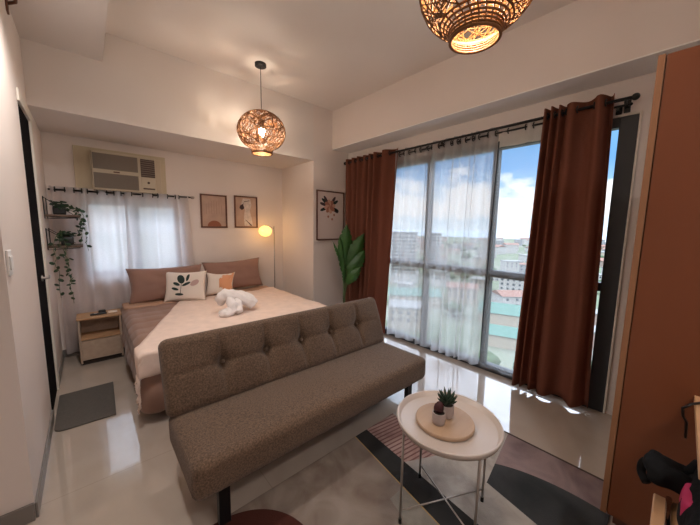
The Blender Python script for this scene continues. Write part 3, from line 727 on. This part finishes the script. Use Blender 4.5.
# ------------------------------------------------------------------ wall shelves with vines
def shelf(z,label):
    t=empty('wall_shelf',(-.2,4.45,z),label,'shelf')
    MB().box(XL+.004,-.04,4.25,4.62,z,z+.022).build('shelf_board',M['shelfwood'],t,bevel=.003)
    for y in (4.28,4.59):
        MB().tube([(XL+.004,y,z+.20),(XL+.006,y,z-.02),(XL+.10,y,z-.012),(-.06,y,z-.006)],.004,6).tube([(XL+.006,y,z+.19),(-.10,y,z+.03)],.003,6).build('shelf_bracket',M['black'],t)
    MB().tube([(-.053,4.25,z+.055),(-.053,4.62,z+.055)],.003,6).build('shelf_rail',M['black'],t)
shelf(1.665,'upper small brown wall shelf on the left wall with a trailing plant'); shelf(1.345,'lower small brown wall shelf on the left wall with a trailing plant')
def trailing(c,label,strands,seed):
    t=empty('trailing_plant',c,label,'potted plant'); rnd=random.Random(seed); x,y,z=c
    MB().rbox((x,y,z+.045),(.10,.13,.09),.01,(6,6,4)).build('planter',M['potdark'],t,smooth=True)
    b=MB()
    for i in range(60):
        p=V((x+rnd.uniform(-.06,.06),y+rnd.uniform(-.08,.08),z+.09+rnd.uniform(0,.05))); a=rnd.uniform(0,2*PI); R=Matrix.Rotation(a,3,'Z')@Matrix.Rotation(rnd.uniform(-.6,.6),3,'X')
        b.ell(p,(.022,.013,.004),8,4,rot=R)
    b.build('leafy_top',M['vine'],t,smooth=True)
    for st in strands:
        pts=[V(p) for p in st]; v=MB().tube(pts,.0022,5,cap=False).build('vine_stem',M['stem'],t)
        L=MB()
        for i in range(len(pts)-1):
            seg=(pts[i+1]-pts[i]); n=max(1,int(seg.length/.030))
            for k in range(n):
                p=pts[i]+seg*(k/n)+V((rnd.uniform(-.025,.025),rnd.uniform(-.02,.02),rnd.uniform(-.01,.01)))
                R=Matrix.Rotation(rnd.uniform(0,6.28),3,'Z')@Matrix.Rotation(rnd.uniform(.3,1.3),3,'X')@Matrix.Rotation(rnd.uniform(0,3),3,'Y')
                L.ell(p,(.023*rnd.uniform(.8,1.2),.016,.004),8,4,rot=R)
        L.build('vine_leaves',M['vine'],v,smooth=True)
def wig(p0,dx,L,seed,n=9):
    r=random.Random(seed); q=[V(p0)]
    for i in range(1,n+1): q.append(V((p0[0]+dx*min(1,i/3)+r.uniform(-.015,.015),p0[1]+r.uniform(-.015,.015),p0[2]-L*i/n)))
    return q
trailing((-.20,4.42,1.688),'dark trailing plant on the upper wall shelf, vines falling to the right',[[(-.18,4.38,1.79),(-.12,4.36,1.78),(-.05,4.35,1.74)]+wig((-.05,4.35,1.71),.0,.34,1),[(-.18,4.36,1.78),(-.08,4.34,1.76)]+wig((-.03,4.33,1.72),.02,.42,2),[(-.2,4.35,1.77),(-.10,4.33,1.73)]+wig((-.06,4.33,1.69),.02,.22,5)],1)
trailing((-.16,4.42,1.368),'dark trailing plant on the lower wall shelf, vines hanging nearly to nightstand height',[[(-.2,4.27,1.50),(-.24,4.235,1.46)]+wig((-.26,4.22,1.38),.01,.55,3,12),[(-.2,4.27,1.50),(-.19,4.235,1.46)]+wig((-.17,4.22,1.38),.0,.46,4,12),[(-.2,4.27,1.5),(-.2,4.235,1.46)]+wig((-.22,4.21,1.38),.06,.62,6,12)],2)

# ------------------------------------------------------------------ floor lamp
fl=empty('floor_lamp',(2.38,4.62,0),'slim floor lamp with a glowing yellow globe beside the bed','floor lamp')
MB().lathe([(0,0),(.12,0),(.12,.015),(.02,.022),(0,.022)],(2.38,4.62,0),28).build('lamp_base',M['steel'],fl)
MB().tube([(2.38,4.62,.02),(2.38,4.62,1.60)],.009,10).build('lamp_pole',M['steel'],fl,smooth=True)
MB().tube([(2.38,4.62,1.56),(2.30,4.62,1.60),(2.22,4.62,1.615)],.006,8).build('lamp_arm',M['steel'],fl,smooth=True)
MB().ell((2.22,4.62,1.52),(.105,.105,.088),24,16,fn=lambda p:1+.02*math.sin(14*math.atan2(p.y,p.x))).build('lamp_shade',M['lampglow'],fl,smooth=True)
L=bpy.data.lights.new('floor_lamp_light','POINT'); L.energy=7; L.color=(1,.62,.28); L.shadow_soft_size=.11
lo=bpy.data.objects.new('floor_lamp_light',L); COL.objects.link(lo); lo.parent=fl; lo.location=(-.16,-.0,1.52)
fl.children[3].visible_shadow=True

# ------------------------------------------------------------------ big leafy plant
px,py=2.885,3.36
bp_=empty('potted_palm',(px,py,0),'tall green broad-leaved plant in a dark pot behind the sofa end','potted plant')
MB().lathe([(0,0),(.10,0),(.14,.30),(.145,.32),(.13,.32),(.125,.29),(0,.29)],(px,py,0),28).build('plant_pot',M['potdark'],bp_,smooth=False)
MB().lathe([(0,.295),(.122,.295),(0,.31)],(px,py,0),20).build('soil',M['soil'],bp_)
def bigleaf(base,tip,wd,bend,notch,facing,seed):
    base,tip=V(base),V(tip); ax=tip-base; L=ax.length; ax.normalize(); f=V(facing); f=(f-ax*f.dot(ax)).normalized(); sd_=ax.cross(f); rnd=random.Random(seed)
    N=28; cuts=[rnd.choice((0,0,1)) if i%3==0 else 0 for i in range(N+1)]
    def fn(u,v):
        i=int(u*N+.5); s=2*v-1
        w_=wd*math.sin(PI*min(1,u*.93+.05))**.75
        if notch and i%4==2: w_*=.74 
        return base+ax*(L*u)+sd_*(s*w_/2)+f*(bend*math.sin(PI*u)-abs(s)*w_*.22)+ax*(abs(s)*-.03) -V((0,0,abs(bend)*.6*u*u))
    return MB().grid(fn,N,8)
stems=[]
for i,(bz,tx,ty,tz,wd,bend,fx) in enumerate([(1.10,.02,-.02,1.67,.24,.03,(-.3,-1,.1)),(1.02,.29,-.12,1.55,.24,.05,(-.2,-1,.5)),(.86,.27,-.16,1.30,.24,.05,(-.3,-1,.6)),(.98,.26,-.02,1.44,.22,.04,(-.5,-1,.2)),(1.02,-.22,.02,1.42,.075,.02,(.2,-1,.3)),(.76,.16,-.20,1.06,.17,.05,(-.1,-1,.7)),(.80,-.07,-.06,1.16,.11,.02,(.3,-1,.2)),(.92,-.10,.0,1.50,.13,.02,(-.2,-1,.2))]):
    b0=V((px+tx*.16,py+ty*.16,bz)); o=bigleaf(b0,(px+tx,py+ty,tz),wd,bend,True,fx,i).build('leaf',M['leaf'],bp_,smooth=True,solid=.002)
    MB().tube([(px+.01*math.cos(i*2.3),py+.01*math.sin(i*2.3),.30),(px+tx*.05,py+ty*.05,.30+(bz-.3)*.6),b0,b0.lerp(V((px+tx,py+ty,tz)),.3)],[.009,.008,.006,.003],7).build('leaf_stem',M['stem'],bp_,smooth=True)

# ------------------------------------------------------------------ right side: cabinet, counter, stool, bag
cb=empty('tall_cabinet',(2.3,-.3,0),'tall reddish brown laminate cabinet filling the right edge','cabinet')
CX=2.0
MB().box(CX+.02,2.62,-1.2,.155,.085,2.40).build('cabinet_body',M['cab'],cb)
MB().box(CX,CX+.02,.130,.155,.085,2.40).build('side_edge',M['cabedge'],cb,bevel=.001)
MB().box(CX,CX+.02,-.60,.125,.09,2.395).build('cabinet_door',M['cab'],cb,bevel=.001); MB().box(CX,CX+.02,-1.2,-.606,.09,2.395).build('cabinet_door',M['cab'],cb,bevel=.001)
MB().box(CX+.07,2.60,-1.19,.105,0,.085).build('plinth',M['darkwood'],cb)
cn=empty('counter',(1.6,-.4,.0),'oak bar counter joined to the front of the tall cabinet','counter')
MB().box(1.36,CX-.001,-.62,-.105,.845,.875).build('counter_top',M['oak'],cn,bevel=.002); MB().box(1.80,1.83,-.6,-.46,0,.845).build('leg_panel',M['oak'],cn)
cab=MB().tube([(1.96,-.14,.882),(1.90,-.12,.885),(1.84,-.09,.888),(1.82,-.07,.87),(1.86,-.075,.82),(1.90,-.09,.78),(1.92,-.095,.70)],.005,8).build('power_cable',M['black'],None,smooth=True); tag(cab,'black cable looping over the oak counter edge by the cabinet','cable')
st=empty('stool',(1.33,-.23,0),'wooden seat stool with chrome edge rail at the bottom right corner','stool')
MB().box(1.06,1.575,-.44,-.022,.575,.60).build('seat',M['oak'],st,bevel=.004)
MB().tube([(1.06,-.062,.607),(1.57,-.062,.607),(1.585,-.062,.58),(1.585,-.062,.40)],.009,10).build('seat_rail',M['chrome'],st,smooth=True)
for (x,y) in ((1.10,-.06),(1.54,-.09),(1.10,-.40),(1.54,-.40)): MB().tube([(x,y,0),(x,y,.575)],.012,10).build('leg',M['chrome'],st,smooth=True)
bg=empty('backpack',(1.45,-.27,.601),'black bag with a magenta patch lying on the stool at the bottom right','bag')
MB().rbox((1.47,-.29,.672),(.44,.40,.135),.05,(24,22,8),lambda p,n:p+n*.022*nz(p.x*9,p.y*9,p.z*9)).build('bag_body',M['bag'],bg,smooth=True)
MB().rbox((1.60,-.05,.695),(.16,.12,.06),.028,(14,12,6),lambda p,n:p+n*.016*nz(p.x*22,p.y*22,p.z*22)).build('loose_flap',M['bag'],bg,smooth=True)
MB().tube([(1.64,-.03,.69),(1.66,.01,.66),(1.65,.02,.62),(1.62,.0,.60)],[.022,.018,.014,.016],10,dense=4).build('shoulder_strap',M['bag'],bg,smooth=True)
MB().tube([(1.62,-.30,.74),(1.70,-.2,.75),(1.66,-.12,.735),(1.60,-.10,.72)],.016,10).build('carry_handle',M['bag'],bg,smooth=True)
MB().rbox((1.47,-.11,.69),(.14,.05,.085),.02,(10,6,8),lambda p,n:p+n*.008*nz(p.x*20,p.y*20,p.z*20)).build('pink_panel',M['pink'],bg,smooth=True)

# ------------------------------------------------------------------ the city outside (eye height is about 45 m above it)
ZG=-45
def ground_mat():
    m=mat('city_ground',(.2,.25,.15),1); nt=m.node_tree; b=nt.nodes['Principled BSDF']; b.inputs['Specular IOR Level'].default_value=0
    tc=nt.nodes.new('ShaderNodeTexCoord')
    n=nt.nodes.new('ShaderNodeTexNoise'); n.inputs['Scale'].default_value=.012; n.inputs['Detail'].default_value=6; nt.links.new(tc.outputs['Object'],n.inputs['Vector'])
    r=nt.nodes.new('ShaderNodeValToRGB'); e=r.color_ramp.elements; e[0].position=.50; e[0].color=(0.061,0.086,0.043,1); e[1].position=.66; e[1].color=(0.162,0.151,0.130,1); nt.links.new(n.outputs[0],r.inputs[0])
    v=nt.nodes.new('ShaderNodeTexVoronoi'); v.inputs['Scale'].default_value=.07; nt.links.new(tc.outputs['Object'],v.inputs['Vector'])
    r2=nt.nodes.new('ShaderNodeValToRGB'); e=r2.color_ramp.elements; e[0].position=.0; e[0].color=(0.252,0.238,0.216,1); e[1].position=1; e[1].color=(0.162,0.180,0.137,1); nt.links.new(v.outputs['Color'],r2.inputs[0])
    mx=nt.nodes.new('ShaderNodeMix'); mx.data_type='RGBA'; mx.blend_type='MIX'; mx.inputs[0].default_value=.35
    nt.links.new(r.outputs[0],mx.inputs[6]); nt.links.new(r2.outputs[0],mx.inputs[7]); nt.links.new(mx.outputs[2],b.inputs['Base Color']); return m
g=MB().add([(20,-900,ZG),(1700,-900,ZG),(1700,1900,ZG),(20,1900,ZG)],[(0,1,2,3)]).build('city_ground',ground_mat(),None); g['kind']='structure'
M['sea']=mat('hazy_bay_water',(0.223,0.259,0.288),.8)  # pale tone puts the distance haze into the water colour
g=MB().add([(1700,-2500,ZG),(9000,-2500,ZG),(9000,6000,ZG),(1700,6000,ZG)],[(0,1,2,3)]).build('bay_water',M['sea'],None); g['kind']='structure'
BC=[mat('building_white',(0.288,0.277,0.259),.8),mat('building_cream',(0.259,0.223,0.173),.8),mat('building_grey',(0.180,0.180,0.180),.8),mat('building_pink',(0.223,0.166,0.137),.8)]
RC=[mat('roof_grey',(0.162,0.158,0.151),.8),mat('roof_rust',(0.144,0.065,0.043),.8),mat('roof_teal',(.045,.105,.080),.8)]
M['winp']=mat('far_window',(0.036,0.047,0.061),.3)
rnd=random.Random(14)
def building(x,y,w_,d_,h_,rz,wc,rc,label,group=None,wins=0,floors=0,bands=False,name='building'):
    t=empty(name,(x,y,ZG),label,'building',group)
    wl=MB().box(x-w_/2,x+w_/2,y-d_/2,y+d_/2,ZG,ZG+h_).build('building_wall',BC[wc],t)
    if rc==0: rf=MB().box(x-w_/2-.3,x+w_/2+.3,y-d_/2-.3,y+d_/2+.3,ZG+h_,ZG+h_+.8)
    else:
        z=ZG+h_; e=.6; vs=[(x-w_/2-e,y-d_/2-e,z),(x+w_/2+e,y-d_/2-e,z),(x+w_/2+e,y+d_/2+e,z),(x-w_/2-e,y+d_/2+e,z),(x,y-d_/2-e,z+w_*.16),(x,y+d_/2+e,z+w_*.16)]
        rf=MB().add(vs,[(0,1,2,3),(0,3,5,4),(1,4,5,2),(0,4,1),(3,2,5)])
    rf.build('roof',RC[rc],t)
    if bands:
        for k in range(floors):
            z=ZG+h_-3*(k+1); MB().box(x-w_/2-.9,x-w_/2,y-d_/2+1,y+d_/2-1,z,z+1.0).build('balcony_band',BC[0],t)
            MB().box(x-w_/2-.15,x-w_/2,y-d_/2+1,y+d_/2-1,z+1.1,z+2.5).build('window_band',M['winp'],t)
    elif wins:
        base=None
        for k in range(floors):
            for j in range(wins):
                z=ZG+h_-3.2*(k+1)+.6; yy=y-d_/2+(j+.5)*d_/wins
                if base is None: base=MB().box(x-w_/2-.12,x-w_/2,yy-.7,yy+.7,z,z+1.5).build('window',M['winp'],t); b0=(yy,z)
                else:
                    c=base.copy(); COL.objects.link(c); c.parent=t; c.location=(0,yy-b0[0],z-b0[1])
    t.rotation_euler.z=rz; return t
# named larger ones
building(205,160,16,22,43,.65,0,0,'white apartment tower with balcony bands seen through the left of the sheer',floors=11,bands=True)
building(262,168,14,16,42,.6,0,0,'second white banded tower behind the gathered sheer',floors=10,bands=True)
building(232,75,12,26,13,.3,0,0,'wide white block of flats with rows of windows beside the right curtain',wins=7,floors=4)
building(160,52,20,34,6,.35,1,2,'long low shed with a bright teal roof in the open pane')
building(128,42,14,20,5,.35,1,2,'nearer low shed with a teal roof low in the open pane')
building(150,108,18,30,7,.7,1,2,'low shed with a teal roof behind the left of the sheer')
building(113,84,14,18,10,.65,1,0,'cream low block behind the sheer low in the window',wins=5,floors=2)
building(180,92,14,18,10,.5,1,1,'cream block with a rust roof behind the gathered sheer',wins=5,floors=2)
used=[(205,160),(262,168),(226,73),(160,52),(128,42),(150,108),(113,84),(180,92)]
protos=[]
i=0; att=0
while i<110 and att<4000:
    att+=1
    az=rnd.uniform(.06,.80); dist=150+ (rnd.random()**1.2)*1250; x,y=dist*math.cos(az),dist*math.sin(az)
    if any((x-a)**2+(y-b)**2<(30 if dist<500 else 48)**2 for a,b in used): continue
    used.append((x,y)); i+=1
    wc=rnd.choice((0,0,0,1,2,3)); rc=rnd.choice((0,0,0,1,1)); s=1 if dist<500 else 1.6
    far=dist>500
    building(x,y,rnd.uniform(9,15)*s,rnd.uniform(10,22)*s,rnd.uniform(5,12)*(1 if not far else 1.5),rnd.uniform(-.3,.9),wc,rc,'small distant city building in the haze beyond the window' if far else 'mid-distance low city building among trees beyond the window','distant city buildings' if far else 'mid-distance city buildings',wins=0 if far else 4,floors=0 if far else 2)
M['tree']=mat('city_tree_green',(0.058,0.086,0.040),1,var=.5,vscale=.25); M['trunk']=mat('tree_trunk',(.12,.08,.05),1)
tp=None
def make_tree():
    t=empty('tree',(0,0,ZG),'round green city tree seen from above through the window','tree','city trees below the window')
    MB().ell((0,0,ZG+6.5),(5,5,3.8),14,9,fn=lambda p:1+.35*nz(p.x*2,p.y*2,p.z*2)).build('crown',M['tree'],t,smooth=True)
    MB().tube([(0,0,ZG),(0,0,ZG+4)],.4,6).build('trunk',M['trunk'],t); return t
tp=make_tree(); first=True
tu=[]
for k in range(170):
    ok=False
    for _ in range(60):
        az=rnd.uniform(.08,.85); dist=85+rnd.random()*(330 if k<120 else 900); x,y=dist*math.cos(az),dist*math.sin(az)
        s=rnd.uniform(.55,1.0)*(1 if dist<420 else 1.5)
        if all((x-a)**2+(y-b)**2>(29+8*(dist>500))**2 for a,b in used) and all((x-a)**2+(y-b)**2>(6.3*(s+q))**2 for a,b,q in tu): ok=True; break
    if not ok: continue
    o=tp if first else copy_tree(tp); first=False
    o.location=(x,y,ZG); o.scale=(s,s,s*.8); o.rotation_euler.z=rnd.uniform(0,6); tu.append((x,y,s))

# ------------------------------------------------------------------ sky
W_=bpy.data.worlds.new('sky'); S.world=W_; W_.use_nodes=True; nt=W_.node_tree; bgn=nt.nodes['Background']
tc=nt.nodes.new('ShaderNodeTexCoord'); sp=nt.nodes.new('ShaderNodeSeparateXYZ'); nt.links.new(tc.outputs['Generated'],sp.inputs[0])
r=nt.nodes.new('ShaderNodeValToRGB'); e=r.color_ramp.elements; e[0].position=0; e[0].color=(.42,.50,.57,1); e[1].position=.62; e[1].color=(1.7,2.0,2.5,1)
k=e.new(.08); k.color=(.20,.32,.44,1); k=e.new(.18); k.color=(.075,.18,.35,1); k=e.new(.27); k.color=(.09,.20,.37,1); k=e.new(.38); k.color=(1.3,1.5,1.8,1); nt.links.new(sp.outputs[2],r.inputs[0])
mp=nt.nodes.new('ShaderNodeMapping'); mp.inputs['Scale'].default_value=(3.0,3.0,7.0); mp.inputs['Location'].default_value=(.4,.2,.35); nt.links.new(tc.outputs['Generated'],mp.inputs[0])
n=nt.nodes.new('ShaderNodeTexNoise'); n.inputs['Scale'].default_value=1.6; n.inputs['Detail'].default_value=9; n.inputs['Roughness'].default_value=.6; nt.links.new(mp.outputs[0],n.inputs['Vector'])
# more cloud low down
cm=nt.nodes.new('ShaderNodeValToRGB'); e=cm.color_ramp.elements; e[0].position=0; e[0].color=(.10,)*3+(1,); e[1].position=.42; e[1].color=(-.10 if 0 else 0,)*3+(1,)
k=e.new(.06); k.color=(.20,)*3+(1,); k=e.new(.11); k.color=(.20,)*3+(1,); k=e.new(.17); k.color=(.0,)*3+(1,)
nt.links.new(sp.outputs[2],cm.inputs[0])
ad=nt.nodes.new('ShaderNodeMath'); ad.operation='ADD'; nt.links.new(n.outputs[0],ad.inputs[0]); nt.links.new(cm.outputs[0],ad.inputs[1])
cr=nt.nodes.new('ShaderNodeValToRGB'); e=cr.color_ramp.elements; e[0].position=.58; e[0].color=(0,0,0,1); e[1].position=.70; e[1].color=(1,1,1,1); nt.links.new(ad.outputs[0],cr.inputs[0])
mx=nt.nodes.new('ShaderNodeMix'); mx.data_type='RGBA'; nt.links.new(cr.outputs[0],mx.inputs[0]); nt.links.new(r.outputs[0],mx.inputs[6]); mx.inputs[7].default_value=(.50,.50,.505,1)
nt.links.new(mx.outputs[2],bgn.inputs[0]); bgn.inputs[1].default_value=1.35
# sun: high, behind the building, so that it lights the city but not the room
L=bpy.data.lights.new('sun','SUN'); L.energy=1.0; L.angle=.02; L.color=(1,.95,.86); lo=bpy.data.objects.new('sun',L); COL.objects.link(lo)
lo.rotation_euler=V((.55,.25,-.80)).to_track_quat('-Z','Y').to_euler()

# ------------------------------------------------------------------ camera
f,yaw,pit,roll=294.8,math.radians(41.72),math.radians(6.753),math.radians(.90)
fw=V((math.sin(yaw)*math.cos(pit),math.cos(yaw)*math.cos(pit),-math.sin(pit))); rt=V((math.cos(yaw),-math.sin(yaw),0)); up=rt.cross(fw)
rt2=rt*math.cos(roll)+up*math.sin(roll); up2=up*math.cos(roll)-rt*math.sin(roll)
cam=bpy.data.cameras.new('camera'); cam.sensor_fit='HORIZONTAL'; cam.sensor_width=36; cam.lens=36*f/700; cam.clip_start=.02; cam.clip_end=12000
co=bpy.data.objects.new('camera',cam); COL.objects.link(co)
mw=Matrix((( rt2.x,up2.x,-fw.x,0),(rt2.y,up2.y,-fw.y,0),(rt2.z,up2.z,-fw.z,1.6),(0,0,0,1))); co.matrix_world=mw; S.camera=co
vs=S.view_settings; vs.view_transform='Standard'; vs.look='None'; vs.gamma=1; vs.use_curve_mapping=False; vs.exposure=1.2
